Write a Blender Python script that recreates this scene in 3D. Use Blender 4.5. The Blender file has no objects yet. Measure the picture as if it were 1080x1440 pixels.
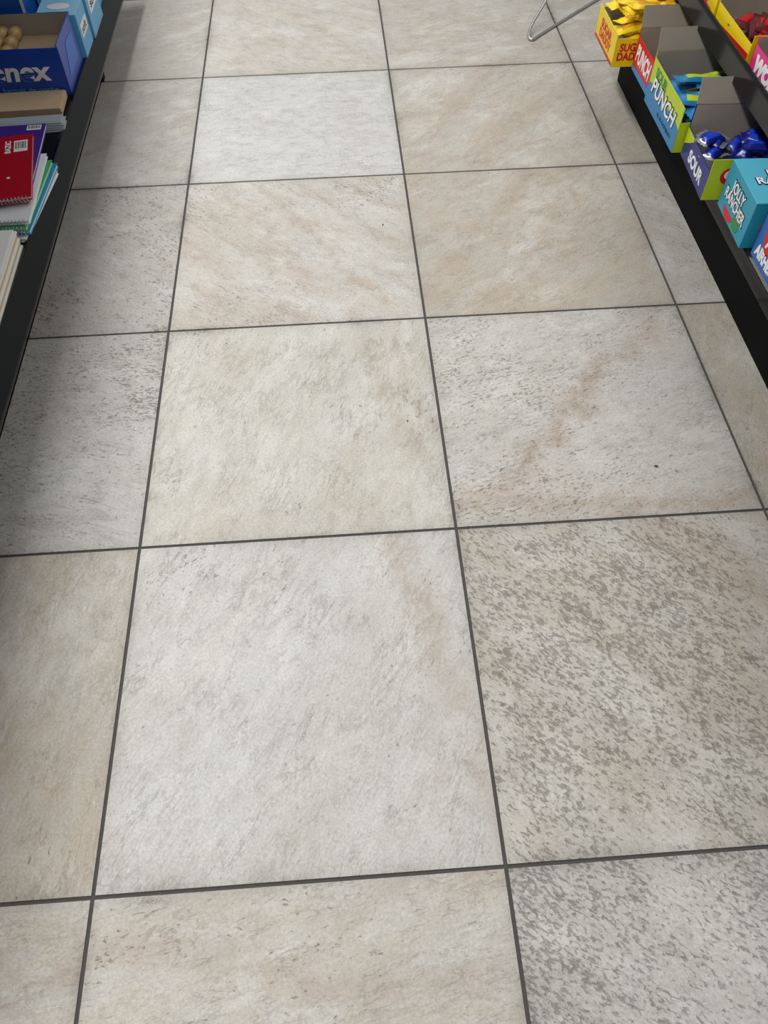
import bpy, bmesh, random
import numpy as np
from math import *
from mathutils import Vector, Matrix
random.seed(7); rng=np.random.default_rng(11)
scene=bpy.context.scene
scene.view_settings.view_transform='Standard'
scene.view_settings.look='None'
COL=scene.collection

# ------------------------------------------------------------------ helpers
def lin(c):
    c=c/255.0
    return c/12.92 if c<=.04045 else ((c+.055)/1.055)**2.4
def L(rgb): return (lin(rgb[0]),lin(rgb[1]),lin(rgb[2]),1.0)
MATS={}
def mat(name,rgb,rough=.5,metal=0.0,var=.06,scale=25,spec=.5,trans=0.0,bump=0.0,coat=0.0):
    if name in MATS: return MATS[name]
    m=bpy.data.materials.new(name); m.use_nodes=True
    nt=m.node_tree; b=nt.nodes['Principled BSDF']
    tc=nt.nodes.new('ShaderNodeTexCoord')
    n=nt.nodes.new('ShaderNodeTexNoise'); n.inputs['Scale'].default_value=scale; n.inputs['Detail'].default_value=4
    nt.links.new(tc.outputs['Object'],n.inputs['Vector'])
    r=nt.nodes.new('ShaderNodeMapRange'); r.inputs['To Min'].default_value=1-var; r.inputs['To Max'].default_value=1+var
    nt.links.new(n.outputs['Fac'],r.inputs['Value'])
    mx=nt.nodes.new('ShaderNodeVectorMath'); mx.operation='SCALE'
    c=L(rgb); mx.inputs[0].default_value=c[:3]
    nt.links.new(r.outputs['Result'],mx.inputs['Scale'])
    nt.links.new(mx.outputs['Vector'],b.inputs['Base Color'])
    b.inputs['Roughness'].default_value=rough; b.inputs['Metallic'].default_value=metal
    b.inputs['Specular IOR Level'].default_value=spec
    b.inputs['Transmission Weight'].default_value=trans
    b.inputs['Coat Weight'].default_value=coat
    if bump>0:
        bp=nt.nodes.new('ShaderNodeBump'); bp.inputs['Strength'].default_value=bump; bp.inputs['Distance'].default_value=.002
        nt.links.new(n.outputs['Fac'],bp.inputs['Height']); nt.links.new(bp.outputs['Normal'],b.inputs['Normal'])
    MATS[name]=m; return m

def empty(name,loc=(0,0,0),rz=0):
    e=bpy.data.objects.new(name,None); e.empty_display_size=.05
    e.location=loc; e.rotation_euler=(0,0,radians(rz)); COL.objects.link(e); return e
def addmesh(name,me,parent=None,mats=()):
    o=bpy.data.objects.new(name,me); COL.objects.link(o)
    for m in mats: me.materials.append(m)
    if parent: o.parent=parent
    return o
def box(name,x0,x1,y0,y1,z0,z1,m,parent=None,bevel=.0008,shear=None):
    bm=bmesh.new()
    bmesh.ops.create_cube(bm,size=1)
    for v in bm.verts:
        v.co=Vector((x0+(v.co.x+.5)*(x1-x0),y0+(v.co.y+.5)*(y1-y0),z0+(v.co.z+.5)*(z1-z0)))
    if bevel>0: bmesh.ops.bevel(bm,geom=bm.edges[:],offset=min(bevel,abs(x1-x0)*.3,abs(y1-y0)*.3,abs(z1-z0)*.3),segments=2,affect='EDGES',profile=.5)
    me=bpy.data.meshes.new(name); bm.to_mesh(me); bm.free()
    return addmesh(name,me,parent,[m])
def poly(name,pts,m,parent=None,thick=0.0):
    bm=bmesh.new(); vs=[bm.verts.new(p) for p in pts]; f=bm.faces.new(vs); 
    if thick:
        f.normal_update(); n=f.normal.copy()
        r=bmesh.ops.extrude_face_region(bm,geom=[f])
        for g in r['geom']:
            if isinstance(g,bmesh.types.BMVert): g.co+=n*thick
        bmesh.ops.recalc_face_normals(bm,faces=bm.faces[:])
    me=bpy.data.meshes.new(name); bm.to_mesh(me); bm.free()
    return addmesh(name,me,parent,[m])
def extrude_profile(name,prof,y0,y1,m,parent=None):
    bm=bmesh.new()
    a=[bm.verts.new((p[0],y0,p[1])) for p in prof]; b=[bm.verts.new((p[0],y1,p[1])) for p in prof]
    n=len(prof)
    for i in range(n): bm.faces.new((a[i],a[(i+1)%n],b[(i+1)%n],b[i]))
    bm.faces.new(a[::-1]); bm.faces.new(b)
    bmesh.ops.recalc_face_normals(bm,faces=bm.faces[:])
    bmesh.ops.bevel(bm,geom=bm.edges[:],offset=.0012,segments=2,affect='EDGES')
    me=bpy.data.meshes.new(name); bm.to_mesh(me); bm.free()
    return addmesh(name,me,parent,[m])
def frame(o,U,V,off=0):
    U=Vector(U).normalized();V=Vector(V).normalized();N=U.cross(V)
    return Matrix(((U.x,V.x,N.x,o[0]+N.x*off),(U.y,V.y,N.y,o[1]+N.y*off),(U.z,V.z,N.z,o[2]+N.z*off),(0,0,0,1)))
def text(name,s,fr,w,h,m,parent,bold=.02,rot=0,shear=0,u=0,v=0,align=None):
    cu=bpy.data.curves.new(name,'FONT'); cu.body=s; cu.size=1; cu.offset=bold; cu.extrude=.004; cu.shear=shear
    cu.align_x='CENTER'; cu.space_line=.85
    ob=bpy.data.objects.new(name,cu); COL.objects.link(ob)
    dg=bpy.context.evaluated_depsgraph_get(); me=bpy.data.meshes.new_from_object(ob.evaluated_get(dg))
    bpy.data.objects.remove(ob)
    co=np.array([v_.co[:] for v_ in me.vertices]); mn=co.min(0);mx=co.max(0)
    sx=w/(mx[0]-mn[0]); sy=h/(mx[1]-mn[1])
    T=fr@Matrix.Translation((u,v,0))@Matrix.Rotation(radians(rot),4,'Z')@Matrix.Diagonal((sx,sy,.0006/.008,1))@Matrix.Translation((-(mn[0]+mx[0])/2,-(mn[1]+mx[1])/2,.004))
    me.transform(T); me.materials.clear()
    return addmesh(name,me,parent,[m])
def decal(name,pts,fr,m,parent,thick=.0005):
    p=[fr@Vector((a,b,.0001)) for a,b in pts]
    return poly(name,p,m,parent,thick)
def rect(cx,cy,w,h,rot=0):
    c,s=cos(radians(rot)),sin(radians(rot))
    return [(cx+c*a-s*b,cy+s*a+c*b) for a,b in((-w/2,-h/2),(w/2,-h/2),(w/2,h/2),(-w/2,h/2))]
def disc(cx,cy,r,n=24,sx=1): return [(cx+sx*r*cos(2*pi*i/n),cy+r*sin(2*pi*i/n)) for i in range(n)]
def tube(name,pts,r,m,parent=None,cyc=False,res=4,smooth=True):
    cu=bpy.data.curves.new(name,'CURVE'); cu.dimensions='3D'; cu.bevel_depth=r; cu.bevel_resolution=res
    sp=cu.splines.new('NURBS' if smooth else 'POLY'); sp.points.add(len(pts)-1)
    for q,p in zip(sp.points,pts): q.co=(*p,1)
    if smooth: sp.order_u=3; sp.use_endpoint_u=True
    sp.use_cyclic_u=cyc; cu.resolution_u=8; cu.use_fill_caps=True
    ob=bpy.data.objects.new(name,cu); COL.objects.link(ob)
    dg=bpy.context.evaluated_depsgraph_get(); me=bpy.data.meshes.new_from_object(ob.evaluated_get(dg))
    bpy.data.objects.remove(ob); me.materials.clear()
    for p in me.polygons: p.use_smooth=True
    return addmesh(name,me,parent,[m])
def wrapper_bm(bm,Lh,W,T,M,mi=0):
    nx,ny=16,8
    for sgn in (1,-1):
        g=[]
        for i in range(nx+1):
            row=[]
            for j in range(ny+1):
                a=i/nx*2-1; b=j/ny*2-1
                crimp=abs(a)>.84
                w=W*(1.0 if crimp else (.86+.14*(abs(a)/.84)**3))
                z=0 if crimp else T*(1-(abs(a)/.84)**4)*(1-b*b)**.6
                z+= .0006*sin(b*14)*(1 if crimp else 0)+ .0012*random.uniform(-1,1)*(0 if crimp or abs(b)>.95 else 1)
                xx=a*Lh/2
                if i in(0,nx): xx+= (.002 if j%2 else -.001)*(1 if a>0 else -1)
                row.append(bm.verts.new(M@Vector((xx,b*w/2,sgn*z+sgn*.0003))))
            g.append(row)
        for i in range(nx):
            for j in range(ny):
                f=(g[i][j],g[i+1][j],g[i+1][j+1],g[i][j+1])
                F=bm.faces.new(f if sgn>0 else f[::-1]); F.smooth=True
                a=(i+.5)/nx*2-1; b=(j+.5)/ny*2-1
                F.material_index= 1 if (abs(b)<.45 and abs(a)<.62 and sgn>0) else (2 if abs(a)>.8 else 0)
def wrappers(name,parent,mats,n,x0,x1,y0,y1,z0,z1,Lh,W,T,base=0,spread=25,tilt=15):
    bm=bmesh.new()
    for k in range(n):
        x=random.uniform(x0,x1);y=random.uniform(y0,y1);z=z0+(z1-z0)*(k+.5)/n
        M=Matrix.Translation((x,y,z))@Matrix.Rotation(radians(base+random.uniform(-spread,spread)),4,'Z')@Matrix.Rotation(radians(random.uniform(-tilt,tilt)),4,'X')@Matrix.Rotation(radians(random.uniform(-tilt,tilt)*.6),4,'Y')
        wrapper_bm(bm,Lh,W,T,M)
    me=bpy.data.meshes.new(name); bm.to_mesh(me); bm.free()
    return addmesh(name,me,parent,mats)

# ------------------------------------------------------------------ floor
T=.6; GAP=.0030; NS=48
TINT={ # (i,j): (sRGB, pit density, angle of grain deg, tan amount)
(-1,-1):((194,187,175),.10,10,.45),(0,-1):((198,193,183),.10,12,.4),(1,-1):((194,190,183),.95,-35,.1),
(-1,0):((187,179,165),.0,80,.5),(0,0):((201,198,192),.10,60,.15),(1,0):((195,189,179),.85,-42,.3),
(-1,1):((195,191,185),.80,-12,.1),(0,1):((199,196,186),.0,70,.3),(1,1):((199,195,188),.55,18,.2),
(-1,2):((191,186,178),.75,-35,.15),(0,2):((200,195,186),.25,-38,.4),(1,2):((188,181,167),.1,35,.55),
(-1,3):((190,186,178),.15,25,.25),(0,3):((205,203,198),-.2,3,.05),(1,3):((192,186,174),.1,40,.45),
(-1,4):((192,187,178),.1,20,.3),(0,4):((200,195,186),.0,-30,.3),(1,4):((192,186,176),.0,10,.35),
(2,0):((186,178,165),.2,60,.4),(2,1):((186,179,166),.35,75,.5),(2,2):((190,185,176),.5,-40,.2),(2,3):((184,177,164),.2,30,.4),(2,4):((186,180,170),.2,20,.3),(2,-1):((190,184,173),.3,20,.3)}
def cool(c,k=.80,g=.925):
    m=(c[0]*.3+c[1]*.6+c[2]*.1)
    return tuple((m+(x-m)*k)*g for x in c)
VEINS=[(1.0,1.04,.70,.66,.024,.95),(1.12,1.12,.98,1.00,.035,.55),(.62,.655,.82,.63,.024,.9),(.86,.62,1.18,.64,.024,.9),(.78,.76,.9,.63,.05,.35),
(.50,.58,.56,.25,.028,.6),(.57,.30,.59,.05,.03,.45),(.53,.5,.5,.1,.012,.3),
(.10,1.78,.35,1.32,.014,.5),(.22,1.76,.5,1.25,.010,.75),(.30,1.78,.58,1.45,.009,.5),(.02,1.5,.2,1.25,.03,.4),(.05,1.76,.25,1.5,.008,.5),(.4,1.78,.59,1.6,.007,.4),(.1,1.3,.3,1.22,.04,.35),
(1.0,.57,1.2,.35,.04,.65),(1.10,.5,1.04,.2,.03,.45),(.65,.55,.75,.35,.03,.25),(.8,.1,1.1,.3,.05,.25),
(-.55,.45,-.2,.2,.05,.4),(-.1,.1,-.3,.5,.03,.35),(-.3,-.06,-.02,-.1,.012,.7),(-.3,-.14,0.0,-.16,.012,.5),
(0.05,-.08,.55,-.14,.02,.5),(.2,-.05,.6,-.02,.016,.4),(.0,-.2,.5,-.24,.03,.3),
(.62,1.9,.9,2.3,.03,.4),(.8,1.85,1.1,2.2,.03,.35),(.7,1.82,.95,2.1,.008,.5),(.62,1.3,.95,1.75,.04,.5),(.8,1.25,1.15,1.6,.04,.45),(1.0,1.75,1.18,1.5,.03,.4),(.62,1.5,.8,1.78,.03,.35),
(.45,1.15,.55,.75,.018,.5),(.52,1.1,.585,.85,.009,.65),(.1,.62,.45,.68,.03,.3),(-.3,2.3,-.1,2.0,.012,.45),(-.35,2.1,-.02,1.85,.010,.5),(-.25,2.38,-.02,2.15,.008,.45),
(.2,2.95,.5,2.5,.02,.4),(.1,2.9,.3,2.5,.01,.4),(.65,2.9,1.1,2.6,.02,.4),(1.25,.9,1.3,.65,.04,.6),(1.22,1.2,1.5,.9,.03,.4)]
PB=[(.72,.5,.16,.35),(.85,.25,.2,.3),(.78,.12,.14,.25),(.95,.42,.15,.2),(.72,-.1,.2,.3),(.04,.52,.07,.7),(.14,.55,.05,.65),(.56,.95,.05,.9),(.585,.85,.03,.8),(.08,1.15,.06,.7),
(.5,1.72,.10,.7),(.05,1.7,.1,.5),(.05,-.07,.06,.7),(.36,.9,.1,.3),(.75,.9,.18,.3),(-.1,1.6,.15,.25),(-.15,.95,.2,.25),(.25,.5,.08,.2),(.62,2.2,.06,.4),(.3,-.05,.1,.3)]
tab=rng.random((64,64))
def vnoise(x,y):
    xi=np.floor(x).astype(int);yi=np.floor(y).astype(int);fx=x-xi;fy=y-yi;fx=fx*fx*(3-2*fx);fy=fy*fy*(3-2*fy)
    g=lambda a,b: tab[a%64,b%64]
    return (g(xi,yi)*(1-fx)+g(xi+1,yi)*fx)*(1-fy)+(g(xi,yi+1)*(1-fx)+g(xi+1,yi+1)*fx)*fy
verts=[];faces=[];at={'tint':[],'pitd':[],'vein':[],'edge':[],'warm':[],'st':[]}
for i in range(-2,5):
  for j in range(-2,7):
    if (i,j) in TINT: tint,pd,ang,warm=TINT[(i,j)]
    else: tint,pd,ang,warm=((194,187,176),random.uniform(.1,.5),random.uniform(-50,50),random.uniform(.1,.5))
    tint=cool(tint)
    t=np.linspace(0,1,NS+1); t=np.concatenate([[0],t,[1]]); n=NS+3
    ux,uy=np.meshgrid(t,t,indexing='ij'); 
    X=i*T+GAP+ux*(T-2*GAP); Y=j*T+GAP+uy*(T-2*GAP)
    Z=np.zeros_like(X); Z[0,:]=Z[-1,:]=-.004; Z[:,0]=Z[:,-1]=-.004
    off=len(verts)
    verts+=list(zip(X.ravel(),Y.ravel(),Z.ravel()))
    idx=np.arange(n*n).reshape(n,n)+off
    faces+=[tuple(q) for q in np.stack([idx[:-1,:-1],idx[1:,:-1],idx[1:,1:],idx[:-1,1:]],-1).reshape(-1,4).tolist()]
    wx=X+.05*(vnoise(X*14+5,Y*14)-.5)+.02*(vnoise(X*45,Y*45+9)-.5); wy=Y+.05*(vnoise(X*14+31,Y*14+17)-.5)+.02*(vnoise(X*45+7,Y*45+29)-.5)
    V=np.zeros_like(X)
    for (a,b,c,d,w,s) in VEINS:
        mx_,my_=(a+c)/2,(b+d)/2
        if floor(mx_/T)!=i or floor(my_/T)!=j: continue
        dx,dy=c-a,d-b; tt=np.clip(((wx-a)*dx+(wy-b)*dy)/(dx*dx+dy*dy),0,1)
        D=np.hypot(wx-a-tt*dx,wy-b-tt*dy); V=np.maximum(V,s*np.exp(-(D/w)**2))
    P=np.full_like(X,pd)+.9*(vnoise(X*6+i*3,Y*6+j*5)-.5)*(.3+abs(pd))
    for (a,b,r,s) in PB:
        if floor(a/T)==i and floor(b/T)==j: P+=s*np.exp(-(np.hypot(wx-a,wy-b)/r)**2)
    e=np.minimum(np.minimum(ux,1-ux),np.minimum(uy,1-uy))*T
    e=np.exp(-(e/.012))*(.2+1.3*vnoise(X*11+3,Y*11+8)**2)
    ca,sa=cos(radians(ang)),sin(radians(ang)); ox,oy=random.uniform(0,50),random.uniform(0,50)
    lx,ly=X-i*T,Y-j*T; sx_=(ca*lx+sa*ly)+ox; sy_=(-sa*lx+ca*ly)+oy
    at['pitd'].append(P.ravel());at['vein'].append(V.ravel());at['edge'].append(e.ravel());at['warm'].append(np.full(n*n,warm))
    at['tint'].append(np.tile([lin(tint[0]),lin(tint[1]),lin(tint[2])],(n*n,1)))
    at['st'].append(np.stack([sx_.ravel(),sy_.ravel(),np.full(n*n,(i*7+j*3)*1.7)],1))
nv=len(verts)
verts+=[(-1.2,-1.2,-.0022),(3,-1.2,-.0022),(3,4.2,-.0022),(-1.2,4.2,-.0022)]; faces.append((nv,nv+1,nv+2,nv+3))
me=bpy.data.meshes.new('floor'); me.from_pydata(verts,[],faces)
for k in ('pitd','vein','edge','warm'):
    a=me.attributes.new(k,'FLOAT','POINT'); a.data.foreach_set('value',np.concatenate([np.concatenate(at[k]),np.zeros(4)]).astype(np.float32))
for k in ('tint','st'):
    a=me.attributes.new(k,'FLOAT_VECTOR','POINT'); a.data.foreach_set('vector',np.concatenate([np.concatenate(at[k]),np.zeros((4,3))]).astype(np.float32).ravel())
floor_o=addmesh('floor',me)
tm=bpy.data.materials.new('stone_look_porcelain'); tm.use_nodes=True; nt=tm.node_tree; N=nt.nodes; K=nt.links
bs=N['Principled BSDF']
def attr(n,vec=False):
    a=N.new('ShaderNodeAttribute'); a.attribute_name=n; return a.outputs['Vector'] if vec else a.outputs['Fac']
def math(op,a,b=None,c=None,clamp=False):
    m=N.new('ShaderNodeMath'); m.operation=op; m.use_clamp=clamp
    for k,x in enumerate((a,b,c)):
        if x is None: continue
        if isinstance(x,(int,float)): m.inputs[k].default_value=x
        else: K.new(x,m.inputs[k])
    return m.outputs[0]
def vmath(op,a,b):
    v=N.new('ShaderNodeVectorMath'); v.operation=op
    for k,x in enumerate((a,b)):
        if isinstance(x,tuple): v.inputs[k].default_value=x
        else: K.new(x,v.inputs[k])
    return v.outputs[0]
def noise(vec,scale,detail,rough=.5,dist=0,mul=None,col=False):
    if mul: vec=vmath('MULTIPLY',vec,mul)
    n=N.new('ShaderNodeTexNoise'); n.inputs['Scale'].default_value=scale;n.inputs['Detail'].default_value=detail;n.inputs['Roughness'].default_value=rough;n.inputs['Distortion'].default_value=dist
    K.new(vec,n.inputs['Vector']); return n.outputs['Color' if col else 'Fac']
def sstep(x,a,b,o0=0,o1=1):
    m=N.new('ShaderNodeMapRange'); m.interpolation_type='SMOOTHSTEP'; K.new(x,m.inputs['Value'])
    m.inputs['From Min'].default_value=a;m.inputs['From Max'].default_value=b;m.inputs['To Min'].default_value=o0;m.inputs['To Max'].default_value=o1; return m.outputs['Result']
def mixc(f,a,b,mode='MIX'):
    m=N.new('ShaderNodeMix'); m.data_type='RGBA'; m.blend_type=mode
    if isinstance(f,(int,float)): m.inputs[0].default_value=f
    else: K.new(f,m.inputs[0])
    for k,x in ((6,a),(7,b)):
        if isinstance(x,tuple): m.inputs[k].default_value=x
        else: K.new(x,m.inputs[k])
    return m.outputs[2]
st=attr('st',True); pitd=attr('pitd'); vein=attr('vein'); edge=attr('edge'); warm=attr('warm'); tint=attr('tint',True)
n_big=noise(st,5,9,.70,.6,(1,1.8,1)); n_mid=noise(st,26,9,.80,.3,(1,1.6,1)); n_fine=noise(st,200,5,.8); n_w=noise(st,3.3,9,.72,.9,(1,2.2,1))
base=mixc(math('MULTIPLY',sstep(n_w,.42,.60),warm),tint,L((168,153,131)))
base=mixc(sstep(n_big,.50,.64,0,.38),base,L((205,203,197)))
base=mixc(math('MULTIPLY',sstep(n_big,.36,.49,1,0),.20),base,L((154,147,136)))
base=mixc(math('MULTIPLY',sstep(n_mid,.36,.54,1,0),.27),base,L((130,123,112)))
base=mixc(sstep(n_fine,.34,.60,.28,0),base,L((100,94,85)))
base=mixc(sstep(n_fine,.54,.72,0,.22),base,L((226,224,219)))
vv=math('MULTIPLY',vein,sstep(noise(st,34,9,.8),.36,.58,.3,1))
base=mixc(math('MULTIPLY',vv,.66),base,L((144,120,97)))
rip=None
for sc,str_,amt in ((7,3.2,.15),(17,2.8,.12)):
    q=noise(st,sc,6,.62,.5,(1,str_,1)); q=math('SUBTRACT',1.0,math('MULTIPLY',math('ABSOLUTE',math('SUBTRACT',q,.5)),2.0))
    q=math('MULTIPLY',sstep(q,.95,1.0),sstep(noise(st,sc*.6+2,4,.6),.45,.62))
    base=mixc(math('MULTIPLY',q,amt),base,L((112,101,88)))
    rip=q if rip is None else math('MAXIMUM',rip,q)
for sc,off,amt in ((3.0,.5,.40),(4.3,.43,.26)):
    ln=noise(st,sc,9,.62,.4,(1,3.4,1)); ln=math('ABSOLUTE',math('SUBTRACT',ln,off))
    line=math('MULTIPLY',sstep(ln,.0,.006,1,0),sstep(noise(st,6+sc,3),.46,.6))
    base=mixc(math('MULTIPLY',line,amt),base,L((106,96,84)))
pn=noise(st,95,4,.58,.5,(1,2.0,1)); pc=noise(st,16,6,.68,.4,(1,1.8,1))
pv=math('ADD',math('ADD',pn,math('MULTIPLY',math('SUBTRACT',pc,.5),.48)),math('MULTIPLY',pitd,.14))
pit=sstep(pv,.685,.84)
base=mixc(math('MULTIPLY',pit,sstep(n_mid,.35,.6,.80,.5)),base,L((94,87,78)))
base=mixc(math('MULTIPLY',sstep(pv,.56,.70),.10),base,L((134,126,115)))
eg=math('MULTIPLY',edge,sstep(n_mid,.4,.65,.3,1),clamp=True)
base=mixc(math('MULTIPLY',eg,.7),base,L((90,83,75)))
K.new(base,bs.inputs['Base Color'])
K.new(sstep(n_mid,.3,.7,.38,.54),bs.inputs['Roughness']); bs.inputs['Specular IOR Level'].default_value=.45
hgt=math('ADD',math('MULTIPLY',n_fine,.25),math('ADD',math('MULTIPLY',n_mid,.9),math('ADD',math('MULTIPLY',pit,-.9),math('MULTIPLY',rip,-.3))))
bp=N.new('ShaderNodeBump'); bp.inputs['Strength'].default_value=.65; bp.inputs['Distance'].default_value=.002
K.new(hgt,bp.inputs['Height']); K.new(bp.outputs['Normal'],bs.inputs['Normal'])
gm=mat('grout',(66,63,61),.9,var=.25,scale=60,bump=.4)
me.materials.append(tm); me.materials.append(gm)
me.polygons[len(me.polygons)-1].material_index=1

crm=mat('grit',(74,68,62),.8)
bm=bmesh.new()
for (x,y,r) in [(.525,1.57,.0025),(.531,.88,.002),(1.02,.72,.0035)]:
    bmesh.ops.create_icosphere(bm,subdivisions=2,radius=r,matrix=Matrix.Translation((x,y,r*.4))@Matrix.Rotation(x*9,4,'Z')@Matrix.Diagonal((1.3,.8,.5,1)))
me2=bpy.data.meshes.new('floor_grit'); bm.to_mesh(me2); bm.free(); addmesh('floor_grit',me2,None,[crm])

# ------------------------------------------------------------------ gondolas
blk=mat('black_powdercoat',(8,9,12),.5,var=.12,scale=60,spec=.2)
blk2=mat('black_matte',(6,7,9),.7,spec=.12)
glo=mat('black_gloss_rail',(7,8,11),.14,spec=.5)
DZ=.155
gl=empty('gondola_shelf')
box('deck',-.78,-.300,-1.4,3.0,DZ-.02,DZ,blk,gl)
extrude_profile('price_rail',[(-.302,.156),(-.292,.158),(-.258,.120),(-.258,.112),(-.264,.112),(-.296,.146),(-.302,.146)],-1.4,3.0,glo,gl)
extrude_profile('deck_lip',[(-.302,.135),(-.296,.135),(-.280,.116),(-.302,.116)],-1.4,3.0,blk,gl)
box('kickplate',-.335,-.322,-1.4,2.40,.0,DZ-.018,blk2,gl)
box('foot',-.345,-.315,2.40,2.43,.0,DZ-.018,blk,gl)
for k,y in enumerate((-1.38,-.2,1.02,2.24)):
    box('bracket_%d'%k,-.78,-.34,y,y+.02,0,DZ-.02,blk2,gl)
box('back_panel',-.80,-.78,-1.4,3.0,0,1.5,blk2,gl)
for k,(z,xe) in enumerate(((.60,-.42),(.95,-.40),(1.30,-.36))):
    box('upper_shelf_%d'%k,-.78,xe,-1.4,3.0,z,z+.02,blk,gl)
    box('upper_rail_%d'%k,xe,xe+.012,-1.4,3.0,z-.02,z+.03,glo,gl)
box('stock_top',-.76,-.375,-1.3,2.9,1.32,1.50,mat('stock_board',(120,120,125),.6),gl,.004)

gr=empty('gondola_shelf',(0,0,0))
YE=2.27
box('deck',1.314,1.80,-1.4,YE,DZ-.02,DZ,blk,gr)
box('kickplate',1.318,1.33,-1.4,YE,0,DZ-.018,blk2,gr)
extrude_profile('price_rail',[(1.306,.150),(1.314,.1555),(1.318,.1555),(1.318,.112),(1.306,.112)],-1.4,YE,glo,gr)
box('back_panel',1.80,1.82,-1.4,YE,0,1.5,blk2,gr)
box('end_bracket',1.33,1.80,YE-.02,YE-.002,0,DZ-.02,blk2,gr)
box('upper_shelf_low',1.366,1.80,-1.4,YE,.325,.345,blk,gr)
extrude_profile('upper_rail_low',[(1.353,.316),(1.345,.322),(1.350,.366),(1.355,.372),(1.360,.372),(1.368,.346),(1.368,.316)],-1.4,YE,glo,gr)
for k,z in enumerate((.78,1.12,1.45)):
    box('upper_shelf_%d'%k,1.40,1.80,-1.4,YE,z,z+.02,blk,gr)
    box('upper_rail_%d'%k,1.388,1.40,-1.4,YE,z-.02,z+.03,glo,gr)

# ------------------------------------------------------------------ carton builder
kraft=mat('greyboard_inside',(165,155,142),.8); white=mat('print_white',(238,238,238),.45)
bluek=mat('tissue_blue',(24,68,170),.35)
yel=mat('candy_yellow',(240,208,20),.35); red=mat('candy_red',(205,28,38),.35)
lime=mat('lime_green',(186,206,40),.35); sblue=mat('sour_blue',(40,125,180),.35); navy=mat('navy_foil',(22,34,120),.22)
teal=mat('teal_print',(40,150,180),.35); pink=mat('pink_print',(225,50,130),.3); maroon=mat('dark_maroon',(90,25,30),.5)
black=mat('print_black',(15,15,18),.4); green=mat('print_green',(40,140,70),.35)
def carton(name,x0,x1,y0,y1,z0,h,m_side,m_near,rz=0,hn=None,hs=None,lid=None,aisle=-1,closed=False,bot=kraft,top=None):
    w,d=(x1-x0),(y1-y0); e=empty(name,((x0+x1)/2,(y0+y1)/2,z0),rz)
    X0,X1,Y0,Y1=-w/2,w/2,-d/2,d/2; t=.002
    hn=hn or h; hs=hs or h
    if closed:
        box('body',X0+t,X1-t,Y0+t,Y1-t,0,h-t,top or m_side,e)
        box('top_panel',X0,X1,Y0,Y1,h-t,h,top or m_side,e,.0006)
    else:
        box('base',X0,X1,Y0,Y1,0,t,bot,e,0)
    hl,hr=(hs,h) if aisle<0 else (h,hs)
    for nm,xx,hh in (('side_l',X0,hl),('side_r',X1-t,hr)):
        box(nm,xx,xx+t,Y0,Y1,0,hh-(t if closed else 0),m_side,e,.0004)
        if not closed: 
            xi = xx+t if nm=='side_l' else xx-.0006
            box(nm+'_inner',xi,xi+.0006,Y0+t,Y1-t,t,hh-.001,kraft,e,0)
    box('near_wall',X0,X1,Y0-.0002,Y0+t,0,hn-(t if closed else 0),m_near,e,.0004)
    box('far_wall',X0,X1,Y1-t,Y1,0,h-(t if closed else 0),m_side,e,.0004)
    if not closed:
        box('near_inner',X0+t,X1-t,Y0+t,Y0+t+.0006,t,hn-.001,kraft,e,0)
        box('far_inner',X0+t,X1-t,Y1-t-.0006,Y1-t,t,h-.001,kraft,e,0)
    if lid:
        a=[(X0,Y1-.001,h),(X1,Y1-.001,h),(X1,Y1+lid*.25,h+lid),(X0,Y1+lid*.25,h+lid)]
        poly('header_panel',a,kraft,e,.0015)
    AF=frame((X0,0,0),(0,-1,0),(0,0,1),.0003) if aisle<0 else frame((X1,0,0),(0,1,0),(0,0,1),.0003)
    NF=frame((0,Y0-.0002,0),(1,0,0),(0,0,1),.0003)
    TF=frame((0,0,h),(1,0,0),(0,1,0),.0003)
    return e,AF,NF,TF,w,d

# ---- right bottom shelf
e,AF,NF,TF,w,d=carton('candy_display_box',1.205,1.40,2.03,2.235,DZ,.075,yel,yel,hs=.085)
text('print_side',"SUGAR\nDADDY",AF,.12,.05,red,e,.03,rot=0,v=.042)
decal('print_band',rect(0,.006,d*.95,.006),AF,red,e)
text('print_front',"SUGAR\nDADDY",NF,.085,.045,red,e,.035,u=-.045,v=.04)
for k in range(3): decal('print_dot_%d'%k,disc(.045+.02*k,.03,.011),NF,red,e)
wrappers('wrapped_candies',e,[yel,mat('wrap_amber',(215,150,20),.3),yel],30,-.035,.10,-.05,.07,.03,.12,.12,.042,.012,base=10,spread=30)
e,AF,NF,TF,w,d=carton('candy_display_box',1.262,1.46,1.865,2.022,DZ,.105,red,red,hs=.085,hn=.05,lid=.05)
text('print_side',"PUNCH",AF,.13,.045,white,e,.03,v=.05,shear=.2)
decal('print_patch',[(-.075,.0),(.075,.0),(.075,.018),(-.075,.012)],AF,sblue,e)
wrappers('wrapped_candies',e,[red,maroon,red],8,-.03,.04,-.03,.03,.02,.045,.11,.04,.01,spread=20)
e,AF,NF,TF,w,d=carton('candy_display_box',1.252,1.47,1.585,1.845,DZ,.125,lime,lime,hs=.11,hn=.075,lid=.05)
decal('print_blue',[(-.13,0),(.13,0),(.13,.055),(.08,.07),(.02,.056),(-.04,.072),(-.13,.05)],AF,sblue,e)
text('print_logo',"PUNCH",AF,.2,.042,black,e,.06,v=.06,shear=.2)
text('print_logo_fill',"PUNCH",frame((-.1095,0,0),(0,-1,0),(0,0,1),.0012),.196,.038,white,e,.02,v=.06,shear=.2)
text('print_sour',"SOUR",AF,.09,.022,green,e,.03,u=-.05,v=.092)
text('print_small',"BLUE RASPBERRY",AF,.12,.010,white,e,.02,v=.02,u=.04)
text('print_near',"PUNCH",NF,.14,.04,black,e,.04,v=.05)
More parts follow.
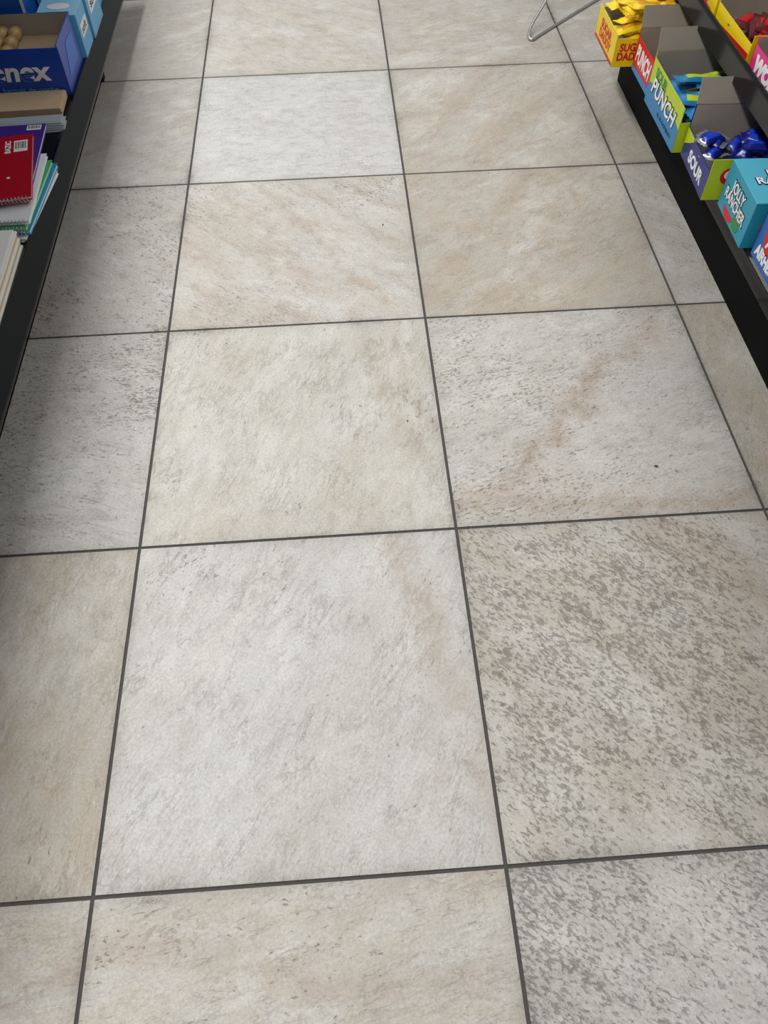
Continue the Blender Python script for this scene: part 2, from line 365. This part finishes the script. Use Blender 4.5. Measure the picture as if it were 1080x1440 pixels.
wrappers('wrapped_candies',e,[sblue,lime,sblue],16,-.03,.06,-.07,.07,.03,.10,.15,.045,.010,base=5,spread=18)
e,AF,NF,TF,w,d=carton('candy_display_box',1.268,1.49,1.375,1.572,DZ,.125,navy,lime,rz=-3,hs=.07,hn=.10,lid=.055)
decal('print_lime',[(-.03,.07),(-.098,.07),(-.098,.03),(-.06,.05)],AF,lime,e)
text('print_logo',"SOUR",AF,.11,.03,white,e,.03,v=.03,u=.01)
decal('print_apple',disc(-.065,.06,.02),NF,red,e); decal('print_apple_in',disc(-.067,.063,.01),frame((0,-.0985,0),(1,0,0),(0,0,1),.0011),white,e)
decal('print_leaf',[(.0,.02),(.09,.03),(.09,.07),(.03,.055)],NF,green,e)
wrappers('wrapped_candies',e,[navy,mat('foil_blue',(30,60,190),.2),navy],18,-.02,.07,-.05,.06,.03,.095,.075,.042,.014,spread=60)
wrappers('spilled_candies',e,[navy,mat('foil_blue',(30,60,190),.2),mat('foil_silver',(170,175,185),.25,metal=.6)],4,-.095,-.07,-.02,.06,.06,.085,.07,.04,.012,spread=60)
e,AF,NF,TF,w,d=carton('candy_box',1.295,1.49,1.192,1.362,DZ,.11,teal,teal,rz=-2,closed=True,top=mat('teal_top',(90,180,205),.35))
for F,s,nm in ((AF,.13,'side'),(TF,.15,'top')):
    text('print_'+nm+'_shadow',"JOLLY\nRANCHER",F,s,.058,black,e,.07,v=.062 if nm=='side' else .01)
F2=frame((-.0975,0,0),(0,-1,0),(0,0,1),.0012); text('print_side_fill',"JOLLY\nRANCHER",F2,.126,.053,white,e,.02,v=.062)
F3=frame((0,0,.11),(1,0,0),(0,1,0),.0012); text('print_top_fill',"JOLLY\nRANCHER",F3,.146,.053,white,e,.02,v=.01)
decal('print_melon',[(-.02+.03*cos(a),.022+.02*sin(a)) for a in np.linspace(pi,2*pi,12)],AF,red,e)
decal('print_melon_rind',[(.03+.02*cos(a),.02+.014*sin(a)) for a in np.linspace(0,2*pi,18)[:-1]],AF,green,e)
decal('print_near_melon',disc(-.04,.05,.03),NF,red,e); decal('print_near_green',disc(.04,.04,.025),NF,green,e)
tb=mat('taffy_blue',(45,100,175),.35)
e,AF,NF,TF,w,d=carton('candy_box',1.312,1.50,1.02,1.178,DZ,.105,tb,tb,closed=True,top=mat('taffy_blue_top',(80,140,205),.35))
decal('print_balloon',disc(-.02,.065,.03,sx=1),AF,red,e); decal('print_balloon_top',disc(-.03,0,.035),TF,red,e)
text('print_a',"A",frame((-.094,0,0),(0,-1,0),(0,0,1),.0012),.03,.035,white,e,.04,u=-.02,v=.065)
text('print_name',"AIRHEADS",AF,.13,.028,white,e,.05,v=.025)
text('print_name_top',"AIRHEADS",TF,.15,.03,white,e,.05,u=.0,v=.055)
decal('print_corner',[(.05,.05),(.078,.05),(.078,.1),(.06,.1)],AF,white,e)

UZ=.3455
e,AF,NF,TF,w,d=carton('candy_display_box',1.37,1.56,1.84,2.10,UZ,.07,yel,yel,hs=.05)
decal('print_red',[(-.1,.0),(.1,.0),(.1,.02),(-.1,.03)],AF,pink,e)
text('print_side',"CHEWS",AF,.14,.026,red,e,.04,v=.034)
wrappers('wrapped_candies',e,[pink,yel,pink],14,-.04,.04,-.08,.08,.03,.075,.13,.05,.013,base=60,spread=20)
e,AF,NF,TF,w,d=carton('candy_display_box',1.37,1.56,1.60,1.83,UZ,.10,yel,yel,hs=.05,hn=.07,lid=.03)
decal('print_red',[(-.11,.0),(.11,.0),(.11,.03),(-.11,.015)],AF,red,e)
wrappers('wrapped_candies',e,[maroon,red,maroon],8,-.04,.04,-.06,.06,.02,.05,.12,.05,.013,base=60,spread=20)
e,AF,NF,TF,w,d=carton('candy_display_box',1.372,1.56,1.34,1.585,UZ,.075,pink,pink,hs=.06)
text('print_logo',"WONKY",AF,.2,.036,white,e,.07,v=.032,shear=.2)
wrappers('wrapped_candies',e,[pink,white,mat('foil_silver',(170,175,185),.25,metal=.6)],14,-.04,.04,-.07,.07,.03,.075,.13,.05,.012,base=70,spread=20)

# ---- left shelf
lb=mat('pale_blue_box',(95,175,220),.4)
e,AF,NF,TF,w,d=carton('tissue_display_box',-.70,-.300,2.005,2.20,DZ,.13,bluek,bluek,aisle=1,hn=.122,hs=.13)
text('print_logo',"Kleenex",NF,.27,.052,white,e,.03,u=.03,v=.066,shear=.15)
text('print_sub',"pocket pack / format de poche",NF,.28,.013,lb,e,.01,u=.03,v=.017)
decal('print_side_w',[(-.06,.03),(.06,.03),(.06,.1),(-.02,.1)],AF,mat('mid_blue',(50,110,200),.4),e)
gold=mat('tan_roll',(178,146,98),.45)
bm=bmesh.new()
for k in range(21):
    x=-.165+(k%7)*.036; y=-.06+(k//7)*.055
    M=Matrix.Translation((x,y,.097))@Matrix.Rotation(radians(80),4,'X')@Matrix.Rotation(radians(random.uniform(-8,8)),4,'Y')
    bmesh.ops.create_cone(bm,cap_ends=True,segments=24,radius1=.0165,radius2=.0165,depth=.05,matrix=M)
bmesh.ops.bevel(bm,geom=bm.edges[:],offset=.002,segments=2,affect='EDGES',clamp_overlap=True)
mm=bpy.data.meshes.new('rolls'); bm.to_mesh(mm); bm.free()
for i,p in enumerate(mm.polygons): p.use_smooth=True
addmesh('rolls',mm,e,[gold])
box('filler',-.18,.195,-.09,.09,.003,.076,mat('cardboard_filler',(165,140,112),.8),e)
for (x0,x1,y0,y1,h) in ((-.40,-.29,2.215,2.33,.115),(-.42,-.285,2.34,2.50,.14)):
    e,AF,NF,TF,w,d=carton('tissue_box',x0,x1,y0,y1,DZ,h,lb,lb,aisle=1,closed=True,top=mat('pale_top',(150,205,235),.4))
    decal('print_white',rect(0,h*.55,d*.7,h*.3),AF,white,e); decal('print_slot',disc(0,0,.02,sx=1.6),TF,white,e)
    text('print_t',"soft",AF,d*.5,h*.18,bluek,e,.02,v=h*.55)
e,AF,NF,TF,w,d=carton('envelope_box',-.80,-.425,2.23,2.36,DZ,.185,mat('env_blue',(30,90,175),.35),white,aisle=1,closed=True,top=mat('env_blue',(25,80,165),.35))
decal('print_blue',[(-.18,.10),(.18,.10),(.18,.18),(-.18,.18)],NF,MATS['env_blue'],e)
text('print_text',"No.10 Self-Seal Envelopes",TF,.33,.03,white,e,.02)
e,AF,NF,TF,w,d=carton('envelope_box',-.80,-.43,2.38,2.52,DZ,.23,lb,MATS['env_blue'],aisle=1,closed=True,top=MATS['env_blue'])
text('print_text',"No.10 Self-Seal Envelopes",NF,.33,.03,white,e,.02,v=.205)
e,AF,NF,TF,w,d=carton('envelope_box',-.78,-.30,2.55,2.85,DZ,.12,lb,lb,aisle=1,closed=True,top=white)
e=empty('kraft_envelope_pack',(-.475,1.945,DZ),2)
for k in range(6): box('envelope_%d'%k,-.2+.002*(k%3),.165-.003*(k%2),-.05,.05,k*.003,(k+1)*.003,mat('kraft_tan',(196,170,138),.75),e,.001)
clr=mat('clear_acrylic',(215,225,230),.12,var=.01,trans=.45)
e=empty('clear_ruler',(-.455,1.835,DZ),3)
for k in range(5):
    box('ruler_%d'%k,-.16+.006*(k%3),.160+.006*(k%2),-.03+.003*k,.012+.003*k,k*.004,k*.004+.003,clr,e,.0006)
for k in range(60):
    hh=.008 if k%5==0 else .005
    decal('tick_%d'%k,rect(-.145+k*.005,-.014+hh/2,.0007,hh),frame((0,0,.0192),(1,0,0),(0,1,0)),black,e,.0002)

def barcode(parent,F,cx,cy,w,h,rot=0):
    decal('barcode_label',rect(cx,cy,w,h,rot),F,white,parent,.0003)
    c,s=cos(radians(rot)),sin(radians(rot)); x=-w*.4; k=0
    while x<w*.4:
        bw=random.choice((.0006,.001,.0016)); 
        px,py=x,.06*h
        decal('bar_%d'%k,rect(cx+c*px-s*py,cy+s*px+c*py,bw,h*.62,rot),frame((F@Vector((0,0,.0005))),F.to_3x3().col[0],F.to_3x3().col[1]),black,parent,.0002); x+=bw+random.choice((.0008,.0014)); k+=1
def notebook(name,cx,cy,z,w,h,rz,cover,tilt=0,wire=True,thick=.009):
    e=empty(name,(cx,cy,z),rz)
    box('back_cover',-w/2,w/2,-h/2,h/2,0,.0012,cover,e,.0004)
    box('pages',-w/2+.002,w/2-.002,-h/2+.004,h/2-.002,.0012,thick-.0012,mat('paper_white',(232,232,228),.7),e,.0004)
    box('front_cover',-w/2,w/2,-h/2,h/2,thick-.0012,thick,cover,e,.0005)
    if wire:
        pts=[]; n=int(w/.0085)
        for k in range(n*8):
            a=2*pi*k/8; pts.append((-w/2+.006+(w-.012)*k/(n*8),-h/2+.001+.0062*cos(a),thick/2+.0075*sin(a)))
        tube('spiral_wire',pts,.0009,mat('wire_silver',(200,200,205),.25,metal=1),e,res=1)
    return e,frame((0,0,thick),(1,0,0),(0,1,0),.0002)
w_,h_=.205,.275
z=DZ
specs=[('notebook_paper',(235,236,238),-.385,1.49,-5),('notebook_cyan',(40,150,200),-.380,1.50,-3),('notebook_green',(60,170,110),-.386,1.495,-2),('notebook_white',(228,232,236),-.388,1.50,2),('nb_purple',(70,45,140),-.405,1.62,3),('nb_red',(178,22,42),-.404,1.545,10)]
for k,(nm,c,cx,cy,rz) in enumerate(specs):
    e,F=notebook('spiral_notebook',cx,cy,z,w_,h_,rz,mat(nm,c,.3)); z+=.0105
    if nm=='nb_purple': barcode(e,F,.075,.12,.035,.022)
    if nm=='nb_red':
        barcode(e,F,.075,.085,.032,.05)
        text('print_brand',"BAZIC",F,.055,.014,white,e,.03,rot=90,u=.045,v=.085)
        text('print_sub',"1 SUBJECT",F,.05,.006,white,e,.02,u=-.04,v=.1)
        decal('print_dot',disc(.05,-.05,.004),F,white,e,.0003)
e=empty('paper_pad_stack',(-.402,1.187,DZ),1)
for k in range(7): box('pad_%d'%k,-.11+.003*(k%2),.104-.004*(k%3),-.15,.14+.004*(k%3),k*.006,k*.006+.0055,mat('manila',(205,182,140),.7) if k%3 else mat('paper_white',(232,232,228),.7),e,.001)
box('top_sheet',-.112,.098,-.15,.14,.042,.0445,mat('paper_white',(232,232,228),.7),e,.0005)

chrome=mat('dull_chrome',(190,190,188),.28,metal=.9)
e=empty('wire_display_rack')
r=.0045
tube('foot_loop',[(1.60,3.05,r),(1.36,2.82,r),(1.20,2.66,r),(1.12,2.58,r),(1.095,2.55,r),(1.085,2.57,r+.003),(1.10,2.62,.02),(1.18,2.74,.06),(1.30,2.98,.16),(1.34,3.10,.40),(1.34,3.12,1.2)],r,chrome,e)
tube('foot_back',[(1.60,3.05,r),(1.75,3.2,r),(1.78,3.4,r),(1.6,3.5,r),(1.45,3.4,.1),(1.36,3.16,.4),(1.36,3.14,1.2)],r,chrome,e)
for k,zz in enumerate((.45,.75,1.05)):
    tube('ring_%d'%k,[(1.35+.16*cos(a),3.13+.16*sin(a),zz) for a in np.linspace(0,2*pi,17)[:-1]],.003,chrome,e,cyc=True)
    tube('spoke_%d'%k,[(1.19,3.13,zz),(1.51,3.13,zz)],.003,chrome,e,smooth=False)

# ------------------------------------------------------------------ lights
def area(name,x,y,z,sx,sy,p,col=(1,1,1)):
    l=bpy.data.lights.new(name,'AREA'); l.shape='RECTANGLE'; l.size=sx; l.size_y=sy; l.energy=p; l.color=col
    o=bpy.data.objects.new(name,l); o.location=(x,y,z); COL.objects.link(o); return o
area('ceiling_strip_lamp',-.62,1.8,3.0,.30,6.5,182,(1,1,.995))
area('ceiling_strip_lamp',1.75,1.8,3.0,.3,6.5,60,(1,1,.995))
w=bpy.data.worlds.new('store_ambient'); scene.world=w; w.use_nodes=True
w.node_tree.nodes['Background'].inputs[0].default_value=(.97,.99,1,1); w.node_tree.nodes['Background'].inputs[1].default_value=.26

cam=bpy.data.cameras.new('camera'); co=bpy.data.objects.new('camera',cam); COL.objects.link(co)
co.location=(.4165,-.2225,1.2341); co.rotation_euler=(.6153,.0087,-.0681)
cam.sensor_fit='VERTICAL'; cam.sensor_height=24; cam.lens=1094.6442/1440*24; cam.clip_start=.02
scene.camera=co
